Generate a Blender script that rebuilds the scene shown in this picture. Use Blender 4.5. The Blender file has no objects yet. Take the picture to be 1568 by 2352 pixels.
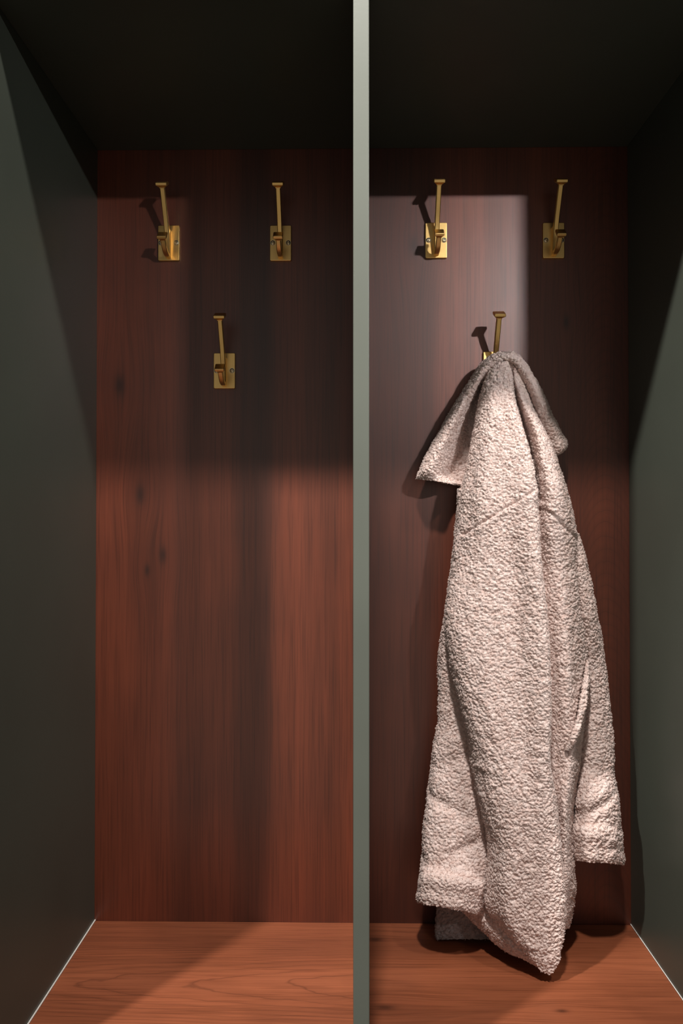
import bpy, bmesh, math
import numpy as np
from mathutils import Vector, Matrix, Euler

S = bpy.context.scene
COL = S.collection

# ------------------------------------------------------------------ camera
F = 1734.0                        # focal length in pixels of the 1568 x 2352 frame
VX, VY = 809.0, 1197.0            # where straight-ahead (+Y) falls in the photograph
YB, YF = 1.29, 0.89               # back panel / front edge of the bays
CZ = 1.131                        # camera height
ZB, ZC = 0.45, 1.771              # bench top / underside of the bay ceiling
XL, XR = -0.4395, 0.4700          # inner faces of the side walls
D0, D1 = 0.0010, 0.0200           # divider faces

cd = bpy.data.cameras.new('camera')
cam = bpy.data.objects.new('camera', cd); COL.objects.link(cam)
cam.location = (0, 0, CZ)
yaw = math.atan((VX - 784) / F); pit = math.atan((VY - 1176) / F)
cam.rotation_euler = (math.pi / 2 + pit, 0, yaw)
cd.sensor_fit = 'HORIZONTAL'; cd.sensor_width = 36.0; cd.lens = 36.0 * F / 1568.0
cd.clip_start = 0.02
S.camera = cam
RC = Euler(cam.rotation_euler).to_matrix()

# ------------------------------------------------------------------ world, lamps, exposure
w = bpy.data.worlds.new('world'); S.world = w; w.use_nodes = True
nt = w.node_tree; bg = nt.nodes['Background']
# dim room: the far wall (towards -Y, a little above eye level) is the brightest part of it
geo = nt.nodes.new('ShaderNodeTexCoord')
dot = nt.nodes.new('ShaderNodeVectorMath'); dot.operation = 'DOT_PRODUCT'; dot.inputs[1].default_value = Vector((0.0, -1.0, 0.42)).normalized()
nt.links.new(geo.outputs['Generated'], dot.inputs[0])
mr = nt.nodes.new('ShaderNodeMapRange'); mr.interpolation_type = 'SMOOTHSTEP'
mr.inputs[1].default_value = 0.55; mr.inputs[2].default_value = 0.98; mr.inputs[3].default_value = 0.02; mr.inputs[4].default_value = 0.17
nt.links.new(dot.outputs['Value'], mr.inputs[0])
bg.inputs[0].default_value = (1.0, 0.98, 0.93, 1); nt.links.new(mr.outputs[0], bg.inputs[1])
# and its lamp-lit timber floor, below and in front
dot2 = nt.nodes.new('ShaderNodeVectorMath'); dot2.operation = 'DOT_PRODUCT'; dot2.inputs[1].default_value = Vector((0.0, -0.8, -0.6)).normalized()
nt.links.new(geo.outputs['Generated'], dot2.inputs[0])
mr2 = nt.nodes.new('ShaderNodeMapRange'); mr2.interpolation_type = 'SMOOTHSTEP'
mr2.inputs[1].default_value = 0.45; mr2.inputs[2].default_value = 0.98; mr2.inputs[3].default_value = 0.0; mr2.inputs[4].default_value = 0.23
nt.links.new(dot2.outputs['Value'], mr2.inputs[0])
bg2 = nt.nodes.new('ShaderNodeBackground'); bg2.inputs[0].default_value = (1.0, 0.88, 0.72, 1); nt.links.new(mr2.outputs[0], bg2.inputs[1])
addsh = nt.nodes.new('ShaderNodeAddShader'); nt.links.new(bg.outputs[0], addsh.inputs[0]); nt.links.new(bg2.outputs[0], addsh.inputs[1])
nt.links.new(addsh.outputs[0], nt.nodes['World Output'].inputs[0])

def lamp(name, loc, target, power, color, shape='DISK', size=0.1, size_y=None, spread=150):
    l = bpy.data.lights.new(name, 'AREA'); l.shape = shape; l.size = size
    if size_y: l.size_y = size_y
    l.energy = power; l.color = color; l.spread = math.radians(spread)
    o = bpy.data.objects.new(name, l); COL.objects.link(o); o.location = loc
    d = Vector(target) - Vector(loc)
    o.rotation_euler = d.to_track_quat('-Z', 'Y').to_euler()
    return o
LZ = 3.201                        # room ceiling; a row of downlights 1.0 m in front of the bays
lamp('ceiling_downlight', (-0.06, -0.11, LZ), (0.0, 1.0, 0.9), 48.0, (1.0, 0.955, 0.905), size=0.13)
lamp('ceiling_downlight', (-1.17, -0.11, LZ), (-0.2, 0.9, 0.5), 66.0, (1.0, 0.955, 0.905), size=0.09)
lamp('ceiling_downlight', (0.95, -0.11, LZ), (0.0, 0.9, 0.9), 15.0, (1.0, 0.955, 0.905), size=0.13)
lamp('far_ceiling_downlight', (1.25, -0.82, 2.13), (0.14, 1.29, 1.55), 2.45, (0.98, 0.98, 0.98), 'ELLIPSE', 0.12, 0.03, 50)

vs = S.view_settings
S.display_settings.display_device = 'sRGB'
vs.view_transform = 'Standard'; vs.look = 'None'; vs.gamma = 1.0; vs.use_curve_mapping = False
vs.exposure = 0.0

# ------------------------------------------------------------------ helpers
def px(x, y, d):
    """world point seen at photo pixel (x, y), at distance d in front of the back panel"""
    v = RC @ Vector(((x - 784) / F, -(y - 1176) / F, -1.0))
    k = (YB - d) / v.y
    return (v.x * k, YB - d, CZ + v.z * k)

def link_mesh(name, verts, faces, mat, parent=None, smooth=False):
    me = bpy.data.meshes.new(name)
    me.from_pydata([tuple(v) for v in verts], [], faces)
    me.materials.append(mat); me.update()
    if smooth: me.polygons.foreach_set('use_smooth', [True] * len(me.polygons))
    o = bpy.data.objects.new(name, me); COL.objects.link(o)
    if parent is not None: o.parent = parent
    return o

def bm_obj(name, bm, mat, parent=None, smooth=False):
    me = bpy.data.meshes.new(name)
    bmesh.ops.recalc_face_normals(bm, faces=bm.faces[:])
    bm.to_mesh(me); bm.free(); me.materials.append(mat)
    if smooth: me.polygons.foreach_set('use_smooth', [True] * len(me.polygons))
    o = bpy.data.objects.new(name, me); COL.objects.link(o)
    if parent is not None: o.parent = parent
    return o

def box_bm(x0, x1, y0, y1, z0, z1, bev=0.0, seg=2, bm=None):
    bm = bm or bmesh.new()
    r = bmesh.ops.create_cube(bm, size=1.0)
    for v in r['verts']:
        v.co = ((x0 + x1) / 2 + v.co.x * (x1 - x0), (y0 + y1) / 2 + v.co.y * (y1 - y0), (z0 + z1) / 2 + v.co.z * (z1 - z0))
    if bev:
        es = list({e for v in r['verts'] for e in v.link_edges})
        bmesh.ops.bevel(bm, geom=es, offset=bev, segments=seg, profile=0.5, affect='EDGES')
    return bm

def tag(o, label, cat, group=None, kind=None):
    o['label'] = label
    o['category'] = cat
    if group: o['group'] = group
    if kind: o['kind'] = kind
    return o

# ------------------------------------------------------------------ materials
def new_mat(name):
    m = bpy.data.materials.new(name); m.use_nodes = True
    nt = m.node_tree
    return m, nt, nt.nodes['Principled BSDF']

def N(nt, t, **kw):
    n = nt.nodes.new(t)
    for k, v in kw.items():
        if k in n.inputs.keys() if isinstance(k, str) else False: n.inputs[k].default_value = v
        else: setattr(n, k, v)
    return n

def ramp(nt, stops):
    r = nt.nodes.new('ShaderNodeValToRGB'); e = r.color_ramp.elements
    while len(e) < len(stops): e.new(0.5)
    for el, (p, c) in zip(e, stops):
        el.position = p; el.color = (*c, 1)
    return r

def wood(name, axis, dark, mid, light, rough, seed=0.0, spec=0.5, knots=(), arches=(), figure=.12, strips=(), fibre=None):
    """axis: 'Z' grain runs upright, 'X' grain runs sideways.
    knots: (x, y, z, radius); arches: (apex_along, centre_across, curvature, spacing, sign, lo, hi, strength)"""
    m, nt, b = new_mat(name); L = nt.links.new
    tc = N(nt, 'ShaderNodeTexCoord')
    P0 = tc.outputs['Object']
    def math_(op, a, c=None, d=None):
        n = nt.nodes.new('ShaderNodeMath'); n.operation = op
        for k, v in enumerate((a, c, d)):
            if v is None: continue
            if isinstance(v, (int, float)): n.inputs[k].default_value = v
            else: L(v, n.inputs[k])
        return n.outputs[0]
    def vmath(op, a, c):
        n = nt.nodes.new('ShaderNodeVectorMath'); n.operation = op
        for k, v in enumerate((a, c)):
            if isinstance(v, tuple): n.inputs[k].default_value = v
            else: L(v, n.inputs[k])
        return n
    st = (lambda a, l: (a, a, l)) if axis == 'Z' else (lambda a, l: (l, a, a))
    # knots push the grain aside and darken its heart
    P = P0; kn_sum = None
    for (kx, ky, kz, kr) in knots:
        d = vmath('SUBTRACT', P0, (kx, ky, kz))
        sc = vmath('MULTIPLY', d.outputs[0], tuple(v / kr for v in st(1.0, .45)))
        r = vmath('LENGTH', sc.outputs[0], (0, 0, 0)).outputs['Value']
        g = math_('POWER', 2.718, math_('MULTIPLY', math_('MULTIPLY', r, r), -.12))
        sh = nt.nodes.new('ShaderNodeVectorMath'); sh.operation = 'SCALE'; L(d.outputs[0], sh.inputs[0]); L(math_('MULTIPLY', g, -.55), sh.inputs['Scale'])
        P = vmath('ADD', P, sh.outputs[0]).outputs[0]
        core = math_('POWER', 2.718, math_('MULTIPLY', math_('MULTIPLY', r, r), -2.2))
        kn_sum = core if kn_sum is None else math_('ADD', kn_sum, core)
    def mp(sc, off=(0, 0, 0)):
        n = nt.nodes.new('ShaderNodeMapping'); n.inputs['Scale'].default_value = sc
        n.inputs['Location'].default_value = (off[0] + seed, off[1] + seed * .7, off[2] + seed * 1.3)
        L(P, n.inputs['Vector']); return n
    def noise(vec, scale, detail, rough_=0.55, dist=0.0):
        n = nt.nodes.new('ShaderNodeTexNoise'); n.inputs['Scale'].default_value = scale
        n.inputs['Detail'].default_value = detail; n.inputs['Roughness'].default_value = rough_
        n.inputs['Distortion'].default_value = dist
        L(vec.outputs[0], n.inputs['Vector']); return n
    fine = noise(mp(st(1, .018)), 380, 4)                 # pores
    mids = noise(mp(st(1, .03)), 75, 5, .6, .25)          # streaks
    big = noise(mp(st(1, .10)), 8.0, 3, .5, .3)           # veneer strips
    blot = noise(mp((1, 1, 1)), 5.0, 3)                   # stain blotches
    cath = noise(mp(st(1, .13), (3.1, 1.7, 0.4)), 4.2, 1, .35, .2)
    line = ramp(nt, [(0.0, (0, 0, 0)), (0.70, (.10, .10, .10)), (0.94, (1, 1, 1)), (1.0, (0, 0, 0))])
    L(math_('FRACT', math_('MULTIPLY', cath.outputs['Fac'], 13.0)), line.inputs[0])
    lines = math_('MULTIPLY', line.outputs[0], figure)
    sep = nt.nodes.new('ShaderNodeSeparateXYZ'); L(P0, sep.inputs[0])
    wob = noise(mp(st(1, .5), (.7, .2, .9)), 22.0, 3, .5)
    for (ap, ce, cu, sp, sg, lo, hi, stg) in arches:
        al, ac = (sep.outputs[2], sep.outputs[0]) if axis == 'Z' else (sep.outputs[0], sep.outputs[1])
        dx = math_('SUBTRACT', ac, ce)
        f = math_('ADD', math_('MULTIPLY', math_('SUBTRACT', al, ap), sg), math_('MULTIPLY', math_('MULTIPLY', dx, dx), cu))
        f = math_('ADD', f, math_('MULTIPLY', math_('SUBTRACT', wob.outputs['Fac'], .5), sp * 1.1))
        rr = ramp(nt, [(0.0, (1, 1, 1)), (0.05, (.35, .35, .35)), (0.5, (0, 0, 0)), (0.95, (.25, .25, .25)), (1.0, (1, 1, 1))])
        L(math_('FRACT', math_('DIVIDE', f, sp)), rr.inputs[0])
        xr = sep.outputs[0]
        msk = nt.nodes.new('ShaderNodeMapRange'); msk.inputs[1].default_value = lo; msk.inputs[2].default_value = hi; L(xr, msk.inputs[0])
        lines = math_('MAXIMUM', lines, math_('MULTIPLY', math_('MULTIPLY', rr.outputs[0], msk.outputs[0]), stg))
    def mix(a, bb, fa, mode='MIX'):
        n = nt.nodes.new('ShaderNodeMix'); n.data_type = 'RGBA'; n.blend_type = mode
        if isinstance(fa, float): n.inputs['Factor'].default_value = fa
        else: L(fa, n.inputs['Factor'])
        for s_, v in ((6, a), (7, bb)):
            if isinstance(v, tuple): n.inputs[s_].default_value = (*v, 1)
            else: L(v, n.inputs[s_])
        return n.outputs[2]
    c1 = ramp(nt, [(0.34, dark), (0.52, mid), (0.70, light)]); L(big.outputs['Fac'], c1.inputs[0])
    c2 = ramp(nt, [(0.3, (.80, .78, .76)), (0.55, (1, 1, 1)), (.75, (1.10, 1.07, 1.05))]); L(mids.outputs['Fac'], c2.inputs[0])
    c3 = ramp(nt, [(0.32, (.58, .54, .50)), (0.52, (1, 1, 1))]); L(fine.outputs['Fac'], c3.inputs[0])
    c4 = ramp(nt, [(0.3, (.80, .78, .78)), (0.65, (1.08, 1.08, 1.08))]); L(blot.outputs['Fac'], c4.inputs[0])
    col = mix(c1.outputs[0], c2.outputs[0], 0.85, 'MULTIPLY')
    col = mix(col, c3.outputs[0], 0.75, 'MULTIPLY')
    col = mix(col, c4.outputs[0], 0.8, 'MULTIPLY')
    for (x0_, x1_, soft, tone) in strips:                 # veneer leaf tones, some also standing in for light and shade
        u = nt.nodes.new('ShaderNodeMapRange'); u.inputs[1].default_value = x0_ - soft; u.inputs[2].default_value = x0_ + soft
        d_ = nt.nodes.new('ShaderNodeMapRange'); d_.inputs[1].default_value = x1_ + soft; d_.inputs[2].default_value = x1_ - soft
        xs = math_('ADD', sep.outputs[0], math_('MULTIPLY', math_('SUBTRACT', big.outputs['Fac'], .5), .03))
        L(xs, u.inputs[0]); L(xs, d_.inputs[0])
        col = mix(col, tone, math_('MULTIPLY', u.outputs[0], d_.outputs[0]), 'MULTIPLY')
    col = mix(col, tuple(.30 * c for c in dark), lines)
    if kn_sum is not None:
        kf = nt.nodes.new('ShaderNodeMath'); kf.operation = 'MULTIPLY'; kf.use_clamp = True; kf.inputs[1].default_value = .8
        L(kn_sum, kf.inputs[0]); col = mix(col, tuple(.22 * c for c in dark), kf.outputs[0])
    L(col, b.inputs['Base Color'])
    b.inputs['Roughness'].default_value = rough
    b.inputs['Specular IOR Level'].default_value = spec
    if fibre:
        b.inputs['Coat Weight'].default_value = .40; b.inputs['Coat Roughness'].default_value = .42
    bp = nt.nodes.new('ShaderNodeBump'); bp.inputs['Strength'].default_value = 0.10; bp.inputs['Distance'].default_value = 0.0005
    L(fine.outputs['Fac'], bp.inputs['Height']); L(bp.outputs[0], b.inputs['Normal'])
    if fibre:
        gl = nt.nodes.new('ShaderNodeBsdfGlossy'); gl.inputs['Roughness'].default_value = fibre[1]
        fc = mix(col, tuple(fibre[0]), 1.0, 'MULTIPLY'); L(fc, gl.inputs['Color']); L(bp.outputs[0], gl.inputs['Normal'])
        ms = nt.nodes.new('ShaderNodeMixShader'); ms.inputs[0].default_value = fibre[2]
        L(b.outputs[0], ms.inputs[1]); L(gl.outputs[0], ms.inputs[2]); L(ms.outputs[0], nt.nodes['Material Output'].inputs[0])
    return m

def bx_(x, y): p = px(x, y, 0); return (p[0], YB, p[2])
def bench_(x, y):
    v = RC @ Vector(((x - 784) / F, -(y - 1176) / F, -1.0)); k = (ZB - CZ) / v.z
    return (v.x * k, v.y * k, ZB)
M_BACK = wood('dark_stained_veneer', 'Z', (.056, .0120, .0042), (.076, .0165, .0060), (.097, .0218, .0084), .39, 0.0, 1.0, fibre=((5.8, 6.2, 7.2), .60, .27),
              knots=[(*bx_(275, 885), .013), (*bx_(322, 1136), .012), (*bx_(374, 1275), .010), (*bx_(338, 1310), .007), (*bx_(950, 565), .013), (*bx_(1300, 740), .008)],
              arches=[(1.17, .432, 32.0, .021, 1.0, .365, .40, .38)], figure=.05,
              strips=[(bx_(200, 0)[0], bx_(398, 0)[0], .010, (1.18, 1.14, 1.10)), (bx_(835, 0)[0], bx_(1000, 0)[0], .010, (.58, .55, .54)), (bx_(1395, 0)[0], bx_(1460, 0)[0], .008, (.78, .76, .76)), (bx_(400, 0)[0], bx_(612, 0)[0], .010, (.86, .85, .85)), (bx_(700, 0)[0], bx_(775, 0)[0], .006, (.82, .82, .82)), (bx_(1000, 0)[0], bx_(1200, 0)[0], .006, (.85, .85, .86)), (bx_(545, 0)[0], bx_(622, 0)[0], .010, (.60, .60, .60))])  # veneer bands
M_BENCH = wood('stained_bench_wood', 'X', (.162, .046, .0195), (.216, .063, .0265), (.27, .081, .0355), .45, 4.0, .35,
               knots=[(*bench_(884, 2314), .010), (*bench_(862, 2158), .008), (*bench_(1290, 2322), .006)],
               arches=[(-.385, 1.115, -129.0, .145, 1.0, .03, .0, .55)], figure=.16)

def paint(name, colr, rough=.42, bump=.06):
    m, nt, b = new_mat(name); L = nt.links.new
    tc = N(nt, 'ShaderNodeTexCoord')
    n = nt.nodes.new('ShaderNodeTexNoise'); n.inputs['Scale'].default_value = 260; n.inputs['Detail'].default_value = 3
    L(tc.outputs['Object'], n.inputs['Vector'])
    n2 = nt.nodes.new('ShaderNodeTexNoise'); n2.inputs['Scale'].default_value = 6; n2.inputs['Detail'].default_value = 2
    L(tc.outputs['Object'], n2.inputs['Vector'])
    r = ramp(nt, [(0.3, tuple(c * .93 for c in colr)), (0.7, tuple(c * 1.05 for c in colr))]); L(n2.outputs['Fac'], r.inputs[0])
    L(r.outputs[0], b.inputs['Base Color']); b.inputs['Roughness'].default_value = rough; b.inputs['Specular IOR Level'].default_value = .35
    bp = nt.nodes.new('ShaderNodeBump'); bp.inputs['Strength'].default_value = bump; bp.inputs['Distance'].default_value = .0008
    L(n.outputs['Fac'], bp.inputs['Height']); L(bp.outputs[0], b.inputs['Normal'])
    return m
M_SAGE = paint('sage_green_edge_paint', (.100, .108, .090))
M_SAGE_IN = paint('shaded_sage_interior', (.049, .056, .044))  # the divider's sage, darkened so the colour holds the interior shade
M_CAULK = paint('pale_caulk', (.55, .52, .48), .6)

def brass(name, colr, rough):
    m, nt, b = new_mat(name); L = nt.links.new
    tc = N(nt, 'ShaderNodeTexCoord')
    mp = nt.nodes.new('ShaderNodeMapping'); mp.inputs['Scale'].default_value = (1, 1, .03)
    L(tc.outputs['Object'], mp.inputs['Vector'])
    n = nt.nodes.new('ShaderNodeTexNoise'); n.inputs['Scale'].default_value = 3000; n.inputs['Detail'].default_value = 2
    L(mp.outputs[0], n.inputs['Vector'])
    r = ramp(nt, [(0.3, tuple(c * .9 for c in colr)), (0.7, colr)]); L(n.outputs['Fac'], r.inputs[0])
    L(r.outputs[0], b.inputs['Base Color'])
    b.inputs['Metallic'].default_value = 1.0; b.inputs['Roughness'].default_value = rough
    return m
M_BRASS = brass('brushed_brass', (.95, .62, .23), .36)
M_SCREW = brass('screw_metal', (.70, .58, .40), .28)

def fleece(name, colr):
    m, nt, b = new_mat(name); L = nt.links.new
    tc = N(nt, 'ShaderNodeTexCoord')
    n = nt.nodes.new('ShaderNodeTexNoise'); n.inputs['Scale'].default_value = 150; n.inputs['Detail'].default_value = 3
    L(tc.outputs['Object'], n.inputs['Vector'])
    r = ramp(nt, [(0.32, (colr[0] * .88, colr[1] * .80, colr[2] * .77)), (0.62, colr)]); L(n.outputs['Fac'], r.inputs[0])
    L(r.outputs[0], b.inputs['Base Color'])
    b.inputs['Roughness'].default_value = .95; b.inputs['Specular IOR Level'].default_value = .1
    b.inputs['Sheen Weight'].default_value = .12; b.inputs['Sheen Roughness'].default_value = .5
    return m
M_FLEECE = fleece('teddy_fleece', (.72, .585, .54))
M_LINING = fleece('shaded_fleece_backing', (.30, .265, .255))  # greyed and darkened: shade at the back hem put into the colour

# ------------------------------------------------------------------ setting
def struct(name, bm, mat):
    o = bm_obj(name, bm, mat); o['kind'] = 'structure'; return o
T = .019
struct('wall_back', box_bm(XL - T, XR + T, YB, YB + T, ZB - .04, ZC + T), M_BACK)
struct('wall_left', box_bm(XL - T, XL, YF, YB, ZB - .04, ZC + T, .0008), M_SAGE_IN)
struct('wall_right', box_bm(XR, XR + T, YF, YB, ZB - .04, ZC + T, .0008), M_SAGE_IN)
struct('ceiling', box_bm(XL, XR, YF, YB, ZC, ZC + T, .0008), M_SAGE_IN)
tag(bm_obj('divider_panel', box_bm(D0, D1, YF, YB, ZB, ZC, .0012, 3), M_SAGE),
    'upright sage green divider panel standing between the two bays', 'divider')
tag(bm_obj('bench_seat', box_bm(XL, XR, YF - .02, YB, ZB - .038, ZB, .002, 2), M_BENCH),
    'reddish brown wooden bench seat at the bottom of both bays', 'bench')
struct('trim_1', box_bm(XL, XL + .0022, YF - .02, YB, ZB, ZB + .0022, .0008, 2), M_CAULK)
struct('trim_2', box_bm(XR - .0014, XR, YF - .02, YB, ZB, ZB + .0014, .0005, 2), M_CAULK)

# ------------------------------------------------------------------ brass hooks
def sweep(path, half_w, half_t):
    """square bar along path [(out, up)] in the plane x = 0 (out = away from the wall = -Y)"""
    bm = bmesh.new(); rings = []
    P = [Vector((0, -p[0], p[1])) for p in path]
    for i, p in enumerate(P):
        t = (P[min(i + 1, len(P) - 1)] - P[max(i - 1, 0)]).normalized()
        n = Vector((1, 0, 0)).cross(t)
        hw = half_w; ht = half_t
        c = .28
        ring = []
        for sx, st_ in ((-1, -1 + c), (-1 + c, -1), (1 - c, -1), (1, -1 + c), (1, 1 - c), (1 - c, 1), (-1 + c, 1), (-1, 1 - c)):
            ring.append(bm.verts.new(p + Vector((sx * hw, 0, 0)) + n * (st_ * ht)))
        rings.append(ring)
    for a, b in zip(rings, rings[1:]):
        for k in range(8): bm.faces.new((a[k], a[(k + 1) % 8], b[(k + 1) % 8], b[k]))
    bm.faces.new(rings[0][::-1]); bm.faces.new(rings[-1])
    return bm

def smooth_path(pts, n=26):
    P = np.array(pts, float); t = np.concatenate([[0], np.cumsum(np.linalg.norm(np.diff(P, axis=0), axis=1))])
    return herm(P, t, np.linspace(0, t[-1], n))

def herm(P, t, q, periodic=None):
    """cubic Hermite through P at knots t, sampled at q along axis 0"""
    P = np.asarray(P, float); n = len(P); sh = (-1,) + (1,) * (P.ndim - 1)
    if periodic is not None:
        Pe = np.concatenate([P[-2:], P, P[:3]]); te = np.concatenate([t[-2:] - periodic, t, t[:3] + periodic])
    else:
        Pe = np.concatenate([[2 * P[0] - P[1]], P, [2 * P[-1] - P[-2]]])
        te = np.concatenate([[2 * t[0] - t[1]], t, [2 * t[-1] - t[-2]]])
    d = np.diff(Pe, axis=0) / np.diff(te).reshape(sh)
    h0 = np.diff(te)[:-1].reshape(sh); h1 = np.diff(te)[1:].reshape(sh)
    m = np.zeros_like(Pe); m[1:-1] = (d[:-1] * h1 + d[1:] * h0) / (h0 + h1)
    if periodic is None: m[0] = d[0]; m[-1] = d[-1]
    k = np.clip(np.searchsorted(te, q, side='right') - 1, 1, len(te) - 3)
    h = (te[k + 1] - te[k]).reshape(sh); s = ((q - te[k]) / (te[k + 1] - te[k])).reshape(sh)
    return ((2 * s**3 - 3 * s**2 + 1) * Pe[k] + (s**3 - 2 * s**2 + s) * h * m[k]
            + (-2 * s**3 + 3 * s**2) * Pe[k + 1] + (s**3 - s**2) * h * m[k + 1])

def knob_bm(centre, direction, w_, t_top):
    """square flared cap at the end of an arm; centre (out, up), direction in the same plane"""
    bm = bmesh.new()
    d = Vector((0, -direction[0], direction[1])).normalized(); n = Vector((1, 0, 0)).cross(d)
    c = Vector((0, -centre[0], centre[1]))
    prof = [(-.0075, .0043), (-.0060, .0047), (-.0035, w_ * .86), (-.0022, w_), (t_top - .0008, w_), (t_top, w_ - .0008)]
    rings = []
    for off, hw in prof:
        cc = c + d * off; r = []
        k = hw * .10
        for a, b_ in ((-1, -1), (1, -1), (1, 1), (-1, 1)):
            for e1, e2 in (((k, 0), (0, k)) if a * b_ < 0 else ((0, k), (k, 0))):
                r.append(bm.verts.new(cc + Vector((a * (hw - e1), 0, 0)) + n * (b_ * (hw - e2))))
        # order the ring by angle
        r.sort(key=lambda v: math.atan2((v.co - cc).dot(n), (v.co - cc).x))
        rings.append(r)
    for a, b_ in zip(rings, rings[1:]):
        for k in range(8): bm.faces.new((a[k], a[(k + 1) % 8], b_[(k + 1) % 8], b_[k]))
    bm.faces.new(rings[0][::-1]); bm.faces.new(rings[-1])
    return bm

def screw_bm(x):
    bm = bmesh.new(); R = .0038
    prof = [(0.0052, R), (.0058, R * .96), (.0064, R * .7), (.0067, R * .45)]
    rings = []
    for o, r in prof:
        rings.append([bm.verts.new((x + r * math.cos(a), -o, r * math.sin(a))) for a in np.linspace(0, 2 * math.pi, 25)[:-1]])
    # cross recess: the inner ring is pushed in along the arms of a plus
    inner = []
    for k, a in enumerate(np.linspace(0, 2 * math.pi, 25)[:-1]):
        arm = abs(math.cos(2 * a)) > .8
        r = R * (.42 if arm else .14)
        inner.append(bm.verts.new((x + r * math.cos(a), -.0066, r * math.sin(a))))
    rings.append(inner)
    rings.append([bm.verts.new((v.co.x, -.0045, v.co.z)) for v in inner])
    for a, b_ in zip(rings, rings[1:]):
        for k in range(24): bm.faces.new((a[k], a[(k + 1) % 24], b_[(k + 1) % 24], b_[k]))
    bm.faces.new(rings[-1])
    # washer-like countersink rim
    rim = [[bm.verts.new((x + r * math.cos(a), -o, r * math.sin(a))) for a in np.linspace(0, 2 * math.pi, 25)[:-1]]
           for o, r in ((.0040, R * 1.22), (.0047, R * 1.2), (.0047, R * 1.05), (.0040, R * 1.02))]
    for a, b_ in zip(rim, rim[1:]):
        for k in range(24): bm.faces.new((a[k], a[(k + 1) % 24], b_[(k + 1) % 24], b_[k]))
    return bm

def make_hook():
    r = bpy.data.objects.new('coat_hook', None); COL.objects.link(r); r.empty_display_size = .03
    bm = box_bm(-.0185, .0185, -.0045, 0, -.0305, .0305)
    es = [e for e in bm.edges if abs(e.verts[0].co.y - e.verts[1].co.y) > .001]
    bmesh.ops.bevel(bm, geom=es, offset=.0022, segments=4, profile=.5, affect='EDGES')
    es = [e for e in bm.edges if e.verts[0].co.y < -.004 and e.verts[1].co.y < -.004]
    bmesh.ops.bevel(bm, geom=es, offset=.0011, segments=3, profile=.5, affect='EDGES')
    bm_obj('back_plate', bm, M_BRASS, r)
    bm = box_bm(-.0042, .0042, -.0125, -.003, -.0265, .0215, .0009, 2)
    bm_obj('mounting_rib', bm, M_BRASS, r)
    a = bm_obj('upper_arm', sweep(smooth_path([(.010, -.0200), (.0125, -.004), (.0155, .012), (.0210, .027), (.0330, .0500), (.0470, .0760)]), .0040, .0040), M_BRASS, r)
    bm_obj('knob', knob_bm((.0505, .0820), (.014, .026), .0094, .0022), M_BRASS, a)
    a = bm_obj('lower_arm', sweep(smooth_path([(.009, -.0235), (.018, -.0240), (.0280, -.0215), (.0370, -.0150), (.0430, -.0090)]), .0040, .0033), M_BRASS, r)
    bm_obj('knob', knob_bm((.0485, -.0035), (.048, .046), .0080, .0020), M_BRASS, a)
    for s in (-1, 1): bm_obj('screw', screw_bm(s * .0133), M_SCREW, r)
    return r

def copy_tree(o, parent=None):
    c = o.copy(); COL.objects.link(c)
    if parent is not None: c.parent = parent
    for ch in list(o.children): copy_tree(ch, c)
    return c

HOOKS = [
    ((388, 559), 'brushed brass double coat hook in top corner of left bay, nearest the left green wall'),
    ((644.5, 559), 'brushed brass double coat hook at top of left bay, nearest the divider'),
    ((515.5, 852), 'lone bare brass coat hook lower down in the left bay, below the pair'),
    ((1001, 553), 'brass coat hook at top of right bay beside divider, casting a sharp shadow'),
    ((1270.5, 553), 'brass coat hook in the dark top corner of right bay, nearest right wall'),
    ((1134, 849), 'brass coat hook carrying the pinkish fleece coat, its plate mostly covered'),
]
proto = make_hook()
for i, ((hx, hy), lab) in enumerate(HOOKS):
    h = proto if i == 0 else copy_tree(proto)
    p = px(hx, hy, .002); h.location = (p[0], YB, p[2])
    tag(h, lab, 'hook', 'brass coat hooks')

# ------------------------------------------------------------------ fleece coat
rng = np.random.default_rng(7)

def hash3(i, k):
    h = (i[..., 0] * 73856093) ^ (i[..., 1] * 19349663) ^ (i[..., 2] * 83492791) ^ (k * 2654435761 % 2147483647)
    h = (h ^ (h >> 13)) * 1274126177 & 0x7fffffff
    h = (h ^ (h >> 16)) * 1911520717 & 0x7fffffff
    return ((h ^ (h >> 15)) & 0xfffff) / 1048576.0

def worley(P, size):
    """height of rounded nubs, one per jittered cell"""
    Q = P / size; I = np.floor(Q).astype(np.int64); best = np.full(len(P), 9.0)
    for dx in (-1, 0, 1):
        for dy in (-1, 0, 1):
            for dz in (-1, 0, 1):
                C = I + np.array([dx, dy, dz])
                J = np.stack([hash3(C, 1), hash3(C, 2), hash3(C, 3)], -1)
                best = np.minimum(best, ((C + J - Q) ** 2).sum(-1))
    return np.clip(1.0 - best / .62, 0, 1)

def vnoise(P, size, k=5):
    Q = P / size; I = np.floor(Q).astype(np.int64); f = Q - I; f = f * f * (3 - 2 * f); out = 0
    for dx in (0, 1):
        for dy in (0, 1):
            for dz in (0, 1):
                wgt = (f[:, 0] if dx else 1 - f[:, 0]) * (f[:, 1] if dy else 1 - f[:, 1]) * (f[:, 2] if dz else 1 - f[:, 2])
                out = out + wgt * hash3(I + np.array([dx, dy, dz]), k)
    return out * 2 - 1

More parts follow.
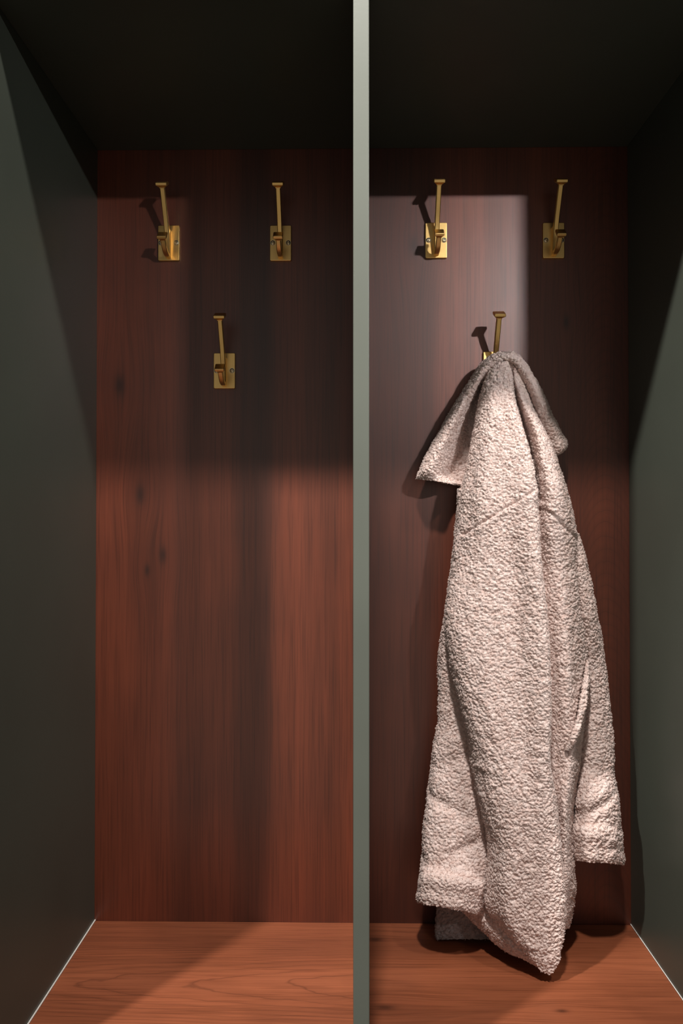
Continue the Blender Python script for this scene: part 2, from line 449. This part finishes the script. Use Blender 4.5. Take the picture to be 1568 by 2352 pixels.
def seg_dist(X, Z, pts):
    """signed distance in the upright plane to a polyline"""
    best = np.full(len(X), 9.0); sign = np.zeros(len(X))
    for (ax, az), (bx, bz) in zip(pts, pts[1:]):
        vx, vz = bx - ax, bz - az; l2 = vx * vx + vz * vz
        t = np.clip(((X - ax) * vx + (Z - az) * vz) / l2, 0, 1)
        d = np.hypot(X - ax - t * vx, Z - az - t * vz)
        m = d < best; best = np.where(m, d, best); sign = np.where(m, np.sign((X - ax) * vz - (Z - az) * vx), sign)
    return best, sign

STEP = .0011
def loft(name, rows, parent, mat=None, wrinkle=.003, nub=.0031, tufts=1.0, seams=(), taper_caps=(True, True), step=STEP, zst=.5, tuft_len=.0024, vwr=.09, dents=()):
    """closed skin through rings of control points; rows: list of rings of (x, y, z)"""
    mat = mat or M_FLEECE
    R = np.array(rows, float)                                   # v, u, 3
    seg = np.linalg.norm(np.roll(R, -1, axis=1) - R, axis=2)
    L = np.maximum(seg.mean(0), .004); tu = np.concatenate([[0], np.cumsum(L)]); per = tu[-1]; tu = tu[:-1]
    nu = int(seg.sum(1).max() / step)
    A = herm(R.transpose(1, 0, 2), tu, np.linspace(0, per, nu, endpoint=False), per).transpose(1, 0, 2)
    lv = np.maximum(np.linalg.norm(np.diff(R, axis=0), axis=2).max(1), .003); tv = np.concatenate([[0], np.cumsum(lv)])
    nv = max(6, int(tv[-1] / step))
    G = herm(A, tv, np.linspace(0, tv[-1], nv))                 # nv, nu, 3
    cen = G.mean(1, keepdims=True)
    du = np.roll(G, -1, 1) - np.roll(G, 1, 1); dv = np.gradient(G, axis=0)
    n = np.cross(du, dv); n /= np.linalg.norm(n, axis=2, keepdims=True) + 1e-12
    if ((G - cen) * n).sum() < 0: n = -n; flip = True
    else: flip = False
    P = G.reshape(-1, 3); n = n.reshape(-1, 3)
    if wrinkle:
        Q = P * np.array([1, 1, zst])
        P = P + n * (wrinkle * (vnoise(Q, vwr * .5, 11) * .6 + vnoise(Q + 3, vwr * .22, 12) * .4))[:, None]
    h = np.zeros(len(P))
    for (pts, dep, wid, rid) in seams:
        d, s = seg_dist(P[:, 0], P[:, 2], pts)
        front = n[:, 1] < .1
        h -= front * dep * np.exp(-(d / wid) ** 2)
        h += front * rid * np.exp(-((d - .006) / .004) ** 2) * (s > 0)
    for (cx_, cz_, rx, rz, ang, dep) in dents:
        ca, sa = math.cos(ang), math.sin(ang); X = P[:, 0] - cx_; Z = P[:, 2] - cz_
        u = (X * ca + Z * sa) / rx; v = (-X * sa + Z * ca) / rz
        h += (n[:, 1] < .1) * dep * np.exp(-(u * u + v * v))
    base = P + n * h[:, None]
    if nub:
        W = base + .0016 * np.stack([vnoise(base, .005, 21), vnoise(base, .005, 22), vnoise(base, .005, 23)], -1)
        hn = worley(W * np.array([.8, .9, 1.15]), .0037) * .95 + .4 * vnoise(base + 2.2, .011, 33)
        P = base + n * (nub * (hn - .45) + .0003 * vnoise(base, .0013, 31))[:, None]
    else: P = base
    idx = np.arange(nv * nu).reshape(nv, nu); nx = np.roll(idx, -1, 1)
    q = np.stack([idx[:-1], nx[:-1], nx[1:], idx[1:]], -1).reshape(-1, 4)
    if flip: q = q[:, ::-1]
    V = [P]; quads = [q]; tris = []; nb = len(P)
    for e, on in ((0, taper_caps[0]), (nv - 1, taper_caps[1])):
        if not on: continue
        ring = P.reshape(nv, nu, 3)[e]; c = ring.mean(0)
        inner = G[e] * .7 + c * .3 + (G[1].mean(0) - G[0].mean(0) if e == 0 else G[-2].mean(0) - G[-1].mean(0)) * 3
        V.append(inner); V.append(inner.mean(0)[None])
        ii = np.arange(nu) + nb; cc = nb + nu; nb += nu + 1
        j = idx[e]; a = np.stack([j, np.roll(j, -1), np.roll(ii, -1), ii], -1)
        b = np.stack([ii, np.roll(ii, -1), np.full(nu, cc)], -1)
        if (e == 0) != flip: a = a[:, ::-1]; b = b[:, ::-1]
        quads.append(a); tris.append(b)
    # curly pile standing off the surface
    if tufts:
        g = P.reshape(nv, nu, 3)
        area = np.linalg.norm(np.cross(g[:-1] - g[1:], np.roll(g, -1, 1)[:-1] - g[:-1]), axis=2).reshape(-1)
        fn = n.reshape(nv, nu, 3)[:-1].reshape(-1, 3)
        area = area * (fn[:, 1] < .75)
        cnt = int(area.sum() * 200000 * tufts)
        f = rng.choice(len(area), cnt, p=area / area.sum())
        a0 = q[f]; uv = rng.random((cnt, 2, 1))
        o = P[a0[:, 0]] * (1 - uv[:, 0]) + P[a0[:, 1]] * uv[:, 0]; o = o * (1 - uv[:, 1]) + (P[a0[:, 3]]) * uv[:, 1]
        nn = n[a0[:, 0]]
        rd = rng.normal(size=(cnt, 3)); tg = rd - (rd * nn).sum(1, keepdims=True) * nn; tg /= np.linalg.norm(tg, axis=1, keepdims=True)
        bt = np.cross(nn, tg)
        ln = tuft_len * (.55 + .9 * rng.random((cnt, 1)) ** 2)
        curl = (.8 + 1.1 * rng.random((cnt, 1)))
        rings = []
        for s_, r_ in ((0.0, .00046), (.38, .00042), (.72, .00034), (1.0, .00016)):
            ang = s_ * curl * 2.0
            c = o + ln * (nn * np.sin(ang) / (curl * 2.0) * 1.0 + tg * (1 - np.cos(ang)) / (curl * 2.0)) - nn * .0003
            rr = r_
            for k in range(3):
                t = 2 * math.pi * k / 3
                rings.append(c + rr * (bt * math.cos(t) + (tg * np.cos(ang) - nn * np.sin(ang)) * math.sin(t)))
        T_ = np.stack(rings, 1).reshape(-1, 3); V.append(T_)
        b0 = nb + np.arange(cnt)[:, None] * 12; nb += len(T_)
        for l in range(3):
            for k in range(3):
                k2 = (k + 1) % 3
                quads.append(np.concatenate([b0 + l * 3 + k, b0 + l * 3 + k2, b0 + l * 3 + 3 + k2, b0 + l * 3 + 3 + k], 1))
        tris.append(np.concatenate([b0 + 9, b0 + 10, b0 + 11], 1))
    V = np.concatenate(V); Q = np.concatenate(quads); Tt = np.concatenate(tris) if tris else np.zeros((0, 3), int)
    me = bpy.data.meshes.new(name)
    me.vertices.add(len(V)); me.vertices.foreach_set('co', V.astype(np.float32).ravel())
    me.loops.add(Q.size + Tt.size); me.loops.foreach_set('vertex_index', np.concatenate([Q.ravel(), Tt.ravel()]).astype(np.int32))
    me.polygons.add(len(Q) + len(Tt))
    ls = np.concatenate([np.arange(len(Q)) * 4, len(Q) * 4 + np.arange(len(Tt)) * 3]).astype(np.int32)
    me.polygons.foreach_set('loop_start', ls)
    me.polygons.foreach_set('use_smooth', np.ones(len(ls), bool))
    me.update(calc_edges=True); me.validate()
    me.materials.append(mat)
    ob = bpy.data.objects.new(name, me); COL.objects.link(ob)
    if parent is not None: ob.parent = parent
    return ob

coat = bpy.data.objects.new('fleece_coat', None); COL.objects.link(coat); coat.empty_display_size = .05
tag(coat, 'pinkish beige teddy fleece coat hanging from the lower hook of the right bay', 'coat')

# ---- body: rings of front points (left to right) and a flat back
def body_ring(front, db=.022):
    r = [px(*p) for p in front]
    a, b = front[0], front[-1]
    for t in (.12, .5, .88):
        r.append(px(b[0] + (a[0] - b[0]) * t, b[1] + (a[1] - b[1]) * t, db))
    return r
B = [      # (photo column, photo row, distance from the back panel)
    [(1138, 824, 0.046), (1142, 824, 0.054), (1148, 824, 0.060), (1156, 824, 0.062), (1163, 824, 0.061), (1168, 824, 0.056), (1174, 824, 0.052), (1177, 824, 0.050), (1180, 824, 0.046)],
    [(1126, 838, 0.040), (1131, 838, 0.060), (1144, 838, 0.070), (1157, 838, 0.073), (1168, 838, 0.072), (1173, 838, 0.058), (1182, 838, 0.058), (1185, 838, 0.053), (1188, 838, 0.042)],
    [(1115, 868, 0.030), (1119, 868, 0.064), (1135, 868, 0.077), (1156, 868, 0.082), (1172, 868, 0.081), (1178, 868, 0.046), (1182, 868, 0.063), (1190, 868, 0.057), (1198, 868, 0.040)],
    [(1102, 914, 0.022), (1106, 914, 0.066), (1126, 914, 0.086), (1155, 914, 0.092), (1177, 914, 0.093), (1183, 914, 0.042), (1197, 914, 0.073), (1205, 914, 0.067), (1213, 914, 0.038)],
    [(1089, 994, 0.020), (1093, 994, 0.070), (1120, 994, 0.097), (1165, 994, 0.106), (1196, 994, 0.110), (1202, 994, 0.040), (1232, 994, 0.089), (1242, 994, 0.083), (1252, 994, 0.038)],
    [(1073, 1075, 0.018), (1078, 1075, 0.074), (1113, 1075, 0.106), (1168, 1075, 0.117), (1212, 1075, 0.125), (1218, 1075, 0.042), (1252, 1075, 0.103), (1266, 1075, 0.097), (1281, 1075, 0.038)],
    [(1060, 1128, 0.020), (1066, 1128, 0.078), (1106, 1128, 0.111), (1170, 1128, 0.123), (1219, 1128, 0.133), (1225, 1128, 0.044), (1261, 1128, 0.111), (1280, 1128, 0.105), (1299, 1128, 0.038)],
    [(1050, 1209, 0.025), (1057, 1209, 0.080), (1102, 1209, 0.114), (1172, 1209, 0.129), (1222, 1209, 0.140), (1228, 1209, 0.072), (1268, 1209, 0.105), (1297, 1209, 0.098), (1320, 1209, 0.040)],
    [(1042, 1300, 0.030), (1049, 1300, 0.086), (1097, 1300, 0.118), (1175, 1300, 0.129), (1229, 1300, 0.148), (1235, 1300, 0.074), (1283, 1300, 0.099), (1308, 1300, 0.091), (1332, 1300, 0.044)],
    [(1031, 1409, 0.038), (1039, 1409, 0.102), (1092, 1409, 0.126), (1180, 1409, 0.136), (1241, 1409, 0.155), (1247, 1409, 0.081), (1295, 1409, 0.106), (1318, 1409, 0.098), (1340, 1409, 0.050)],
    [(1043, 1515, 0.040), (1050, 1515, 0.112), (1102, 1515, 0.136), (1190, 1515, 0.144), (1248, 1515, 0.160), (1254, 1515, 0.086), (1302, 1515, 0.111), (1326, 1515, 0.103), (1348, 1515, 0.052)],
    [(1069, 1625, 0.045), (1075, 1625, 0.124), (1122, 1625, 0.146), (1200, 1625, 0.151), (1252, 1625, 0.164), (1258, 1625, 0.090), (1306, 1625, 0.115), (1326, 1625, 0.107), (1344, 1625, 0.052)],
    [(1096, 1747, 0.052), (1101, 1747, 0.134), (1142, 1747, 0.154), (1210, 1747, 0.157), (1254, 1747, 0.168), (1260, 1747, 0.094), (1308, 1747, 0.119), (1321, 1747, 0.111), (1333, 1747, 0.054)],
    [(1113, 1845, 0.060), (1118, 1845, 0.142), (1158, 1845, 0.160), (1220, 1845, 0.166), (1266, 1845, 0.169), (1272, 1845, 0.103), (1300, 1845, 0.132), (1308, 1845, 0.117), (1317, 1845, 0.058)],
    [(1129, 1941, 0.066), (1134, 1941, 0.138), (1170, 1941, 0.163), (1228, 1941, 0.168), (1275, 1941, 0.169), (1281, 1941, 0.117), (1299, 1941, 0.130), (1307, 1941, 0.116), (1315, 1941, 0.062)],
    [(1124, 2030, 0.072), (1130, 2030, 0.140), (1168, 2030, 0.165), (1235, 2030, 0.169), (1283, 2030, 0.169), (1289, 2030, 0.130), (1304, 2030, 0.129), (1311, 2030, 0.116), (1318, 2030, 0.068)],
    [(1119, 2072, 0.082), (1132, 2086, 0.139), (1178, 2130, 0.164), (1244, 2140, 0.169), (1286, 2115, 0.168), (1290, 2098, 0.126), (1303, 2092, 0.114), (1308, 2088, 0.101), (1313, 2085, 0.072)],
    [(1120, 2085, 0.088), (1148, 2122, 0.138), (1202, 2178, 0.160), (1256, 2212, 0.168), (1284, 2178, 0.167), (1282, 2136, 0.134), (1295, 2126, 0.117), (1300, 2119, 0.105), (1306, 2112, 0.076)],
    [(1122, 2092, 0.092), (1158, 2138, 0.137), (1212, 2196, 0.158), (1263, 2238, 0.167), (1280, 2205, 0.166), (1276, 2152, 0.138), (1288, 2146, 0.119), (1294, 2138, 0.107), (1301, 2130, 0.080)],
]
def pl(*pts): return [(px(*p)[0], px(*p)[2]) for p in pts]
seam_l = pl((1064, 1227, .09), (1105, 1200, .115), (1160, 1166, .124), (1200, 1142, .128), (1222, 1128, .13))
seam_r = pl((1240, 1163, .10), (1262, 1178, .102), (1295, 1207, .10), (1318, 1238, .06))
seam_s = pl((1088, 1640, .12), (1118, 1690, .14), (1150, 1745, .148), (1185, 1800, .153), (1215, 1850, .158))
slit_r = pl((1343, 1530, .08), (1334, 1590, .09), (1324, 1650, .10), (1310, 1700, .105), (1299, 1722, .106))
slit_l = pl((1100, 1760, .12), (1107, 1790, .135), (1111, 1820, .14))
loft('body', [body_ring(r) for r in B], coat, wrinkle=.0062, zst=.16, vwr=.12, seams=((seam_l, .0034, .0022, .0014), (seam_r[::-1], .0026, .0022, .0014), (seam_s, .0016, .0018, .0004), (slit_r, .022, .0042, .003), (slit_l, .003, .0030, .002)))

# ---- back panel whose hem rests near the bench, seen under the left sleeve
def slab_ring(y, x0, x1, d, t=.010, bow=0.0):
    xm = (x0 + x1) / 2
    return [px(x0, y, d), px(x0 + (x1 - x0) * .25, y, d + t + bow), px(xm, y, d + t - bow * .5), px(x0 + (x1 - x0) * .75, y, d + t + bow), px(x1, y, d),
            px(x1 - 8, y, d - t * .6), px(xm, y, d - t * .6), px(x0 + 8, y, d - t * .6)]
loft('back_panel', [slab_ring(1900, 1030, 1290, .034), slab_ring(2030, 1012, 1292, .040, bow=.003), slab_ring(2100, 1004, 1288, .046, bow=.005),
                    slab_ring(2140, 1001, 1285, .050, bow=.007), slab_ring(2158, 1003, 1284, .052, bow=.007)], coat, M_LINING, wrinkle=.003, tufts=.7)
# ---- turned-in front facing that shows along the slanting hem
def strip_ring(top, bot):
    (x0, y0, d0), (x1, y1, d1) = top, bot
    return [px(x0, y0, d0), px((x0 + x1) / 2, (y0 + y1) / 2, (d0 + d1) / 2 + .010), px(x1, y1, d1 + .004), px(x1 - 2, y1 + 1, d1 - .004),
            px((x0 + x1) / 2, (y0 + y1) / 2, (d0 + d1) / 2 - .006), px(x0, y0, d0 - .010)]
loft('front_facing', [strip_ring((1085, 2040, .070), (1062, 2090, .062)), strip_ring((1118, 2070, .096), (1080, 2108, .072)),
                      strip_ring((1140, 2105, .118), (1114, 2143, .095)), strip_ring((1180, 2150, .138), (1161, 2180, .122)),
                      strip_ring((1222, 2192, .150), (1212, 2205, .142)), strip_ring((1250, 2218, .156), (1242, 2224, .154))], coat, wrinkle=.002)

# ---- sleeves
def tube_ring(y, xl, xr, d0, d1, yr=None, k=1.0):
    yr = y if yr is None else yr
    xm, dm = (xl + xr) / 2, (d0 + d1) / 2
    ym = (y + yr) / 2
    pt = []
    for a in np.linspace(0, 2 * math.pi, 11)[:-1]:
        c, s = -math.cos(a), math.sin(a)                       # starts at the left, goes over the front
        cc = math.copysign(abs(c) ** .85, c); ss = math.copysign(abs(s) ** .8, s)
        pt.append(px(xm + (xr - xl) / 2 * cc * k, ym + (yr - y) / 2 * cc, dm + (d1 - d0) / 2 * ss * k))
    return pt
def dent(x, y, d, rx, rz, ang, dep):
    p = px(x, y, d); return (p[0], p[2], rx, rz, ang, dep)
SL = [tube_ring(1122, 1046, 1088, .030, .070), tube_ring(1209, 1042, 1098, .028, .078), tube_ring(1300, 1037, 1100, .026, .084),
      tube_ring(1409, 1026, 1098, .022, .072), tube_ring(1456, 1018, 1090, .020, .066), tube_ring(1532, 1008, 1092, .020, .064),
      tube_ring(1598, 1003, 1110, .018, .066), tube_ring(1664, 1000, 1122, .018, .070), tube_ring(1717, 991, 1132, .018, .076),
      tube_ring(1803, 984, 1142, .018, .087), tube_ring(1889, 975, 1146, .022, .100), tube_ring(1975, 970, 1140, .026, .113, 1990),
      tube_ring(2004, 967, 1130, .029, .121, 2024)]
sl = loft('sleeve', SL, coat, wrinkle=.007, vwr=.16, dents=(
    dent(1060, 1965, .12, .050, .009, .45, -.007), dent(1020, 1860, .11, .045, .010, -.35, -.006), dent(1050, 1760, .11, .040, .012, .6, -.005),
    dent(1010, 1990, .11, .04, .007, .1, -.004)))
loft('cuff', [tube_ring(2003, 966, 1126, .030, .128, 2022), tube_ring(2012, 963, 1127, .028, .133, 2030), tube_ring(2045, 961, 1117, .030, .135, 2072),
              tube_ring(2066, 959, 1111, .031, .136, 2095), tube_ring(2073, 961, 1109, .033, .134, 2102)], sl, wrinkle=.003)
SR = [tube_ring(1225, 1285, 1328, .030, .068), tube_ring(1262, 1296, 1339, .030, .074), tube_ring(1323, 1312, 1354, .028, .078), tube_ring(1409, 1325, 1371, .028, .082),
      tube_ring(1502, 1334, 1388, .022, .074), tube_ring(1608, 1338, 1399, .022, .076), tube_ring(1694, 1332, 1407, .022, .082),
      tube_ring(1787, 1325, 1411, .024, .092), tube_ring(1845, 1319, 1419, .030, .108), tube_ring(1893, 1317, 1423, .030, .110, 1902)]
sr = loft('sleeve', SR, coat, wrinkle=.005, vwr=.14, dents=(dent(1370, 1850, .1, .04, .008, .5, -.006), dent(1385, 1780, .1, .035, .01, -.3, -.004)))
loft('cuff', [tube_ring(1892, 1316, 1423, .030, .112, 1900), tube_ring(1902, 1314, 1426, .028, .117, 1908), tube_ring(1945, 1316, 1429, .030, .118, 1950),
              tube_ring(1968, 1318, 1432, .030, .118, 1978), tube_ring(1976, 1320, 1430, .032, .116, 1986)], sr, wrinkle=.0025)

# ---- pocket with its welt on the wearer's side
def bar_ring(x, y, d, wx, t):
    return [px(x - wx, y, d), px(x - wx * .6, y, d + t), px(x + wx * .6, y, d + t), px(x + wx, y, d), px(x + wx * .6, y, d - t), px(x - wx * .6, y, d - t)]
loft('pocket_welt', [bar_ring(1347, 1515, .078, 4, .006), bar_ring(1347, 1548, .092, 6, .008), bar_ring(1341, 1598, .107, 7, .009), bar_ring(1332, 1650, .116, 7, .009),
                     bar_ring(1317, 1695, .119, 7, .009), bar_ring(1302, 1724, .117, 4, .006)], coat, wrinkle=.001)

# ---- collar: a padded flap folded over the hook and falling on both sides
def collar_ring(O, Cc, I, V_, E):
    f = [O, Cc, I, V_, E]
    r = [px(*p) for p in f]
    for p in (E, V_, I, Cc):
        r.append(px(p[0], p[1], max(.009, p[2] - .013)))
    return r
CL = [
    ((958, 1101, 0.030), (984, 1102, 0.052), (1012, 1108, 0.056), (1046, 1114, 0.032), (1088, 1120, 0.028)),
    ((960, 1090, 0.030), (986, 1090, 0.060), (1009, 1095, 0.050), (1039, 1102, 0.024), (1090, 1108, 0.028)),
    ((982, 1040, 0.030), (1003, 1050, 0.064), (1023, 1057, 0.046), (1055, 1066, 0.014), (1100, 1070, 0.028)),
    ((1008, 992, 0.030), (1027, 1001, 0.063), (1043, 1008, 0.042), (1071, 1015, 0.012), (1110, 1020, 0.024)),
    ((1035, 941, 0.030), (1053, 949, 0.062), (1065, 956, 0.040), (1084, 962, 0.012), (1120, 968, 0.020)),
    ((1059, 903, 0.030), (1075, 911, 0.061), (1084, 917, 0.040), (1095, 922, 0.012), (1125, 926, 0.020)),
    ((1081, 868, 0.032), (1095, 876, 0.062), (1101, 882, 0.042), (1108, 887, 0.016), (1132, 890, 0.020)),
    ((1107, 832, 0.038), (1116, 841, 0.065), (1124, 849, 0.058), (1131, 854, 0.044), (1142, 858, 0.044)),
    ((1130, 815, 0.044), (1135, 824, 0.069), (1140, 833, 0.064), (1144, 838, 0.050), (1150, 845, 0.046)),
    ((1157, 808, 0.046), (1157, 818, 0.071), (1158, 827, 0.066), (1158, 834, 0.052), (1159, 842, 0.046)),
    ((1184, 813, 0.044), (1180, 823, 0.069), (1176, 831, 0.064), (1173, 837, 0.050), (1168, 845, 0.046)),
    ((1204, 831, 0.040), (1197, 840, 0.065), (1190, 847, 0.058), (1185, 852, 0.044), (1176, 857, 0.044)),
    ((1217, 852, 0.036), (1209, 860, 0.062), (1201, 867, 0.054), (1194, 872, 0.040), (1184, 876, 0.042)),
    ((1233, 879, 0.032), (1224, 887, 0.058), (1214, 894, 0.050), (1205, 899, 0.020), (1190, 904, 0.018)),
    ((1250, 911, 0.030), (1239, 919, 0.055), (1228, 926, 0.047), (1217, 931, 0.018), (1200, 936, 0.018)),
    ((1269, 954, 0.030), (1257, 962, 0.053), (1244, 970, 0.046), (1232, 975, 0.018), (1214, 980, 0.018)),
    ((1290, 994, 0.030), (1277, 1004, 0.053), (1264, 1012, 0.046), (1250, 1018, 0.018), (1230, 1024, 0.018)),
    ((1303, 1022, 0.030), (1289, 1034, 0.050), (1276, 1041, 0.045), (1262, 1044, 0.018), (1240, 1046, 0.018)),
    ((1301, 1031, 0.030), (1288, 1041, 0.042), (1276, 1046, 0.040), (1262, 1048, 0.016), (1242, 1049, 0.018)),
]
loft('collar', [collar_ring(*c) for c in CL], coat, wrinkle=.002, seams=())
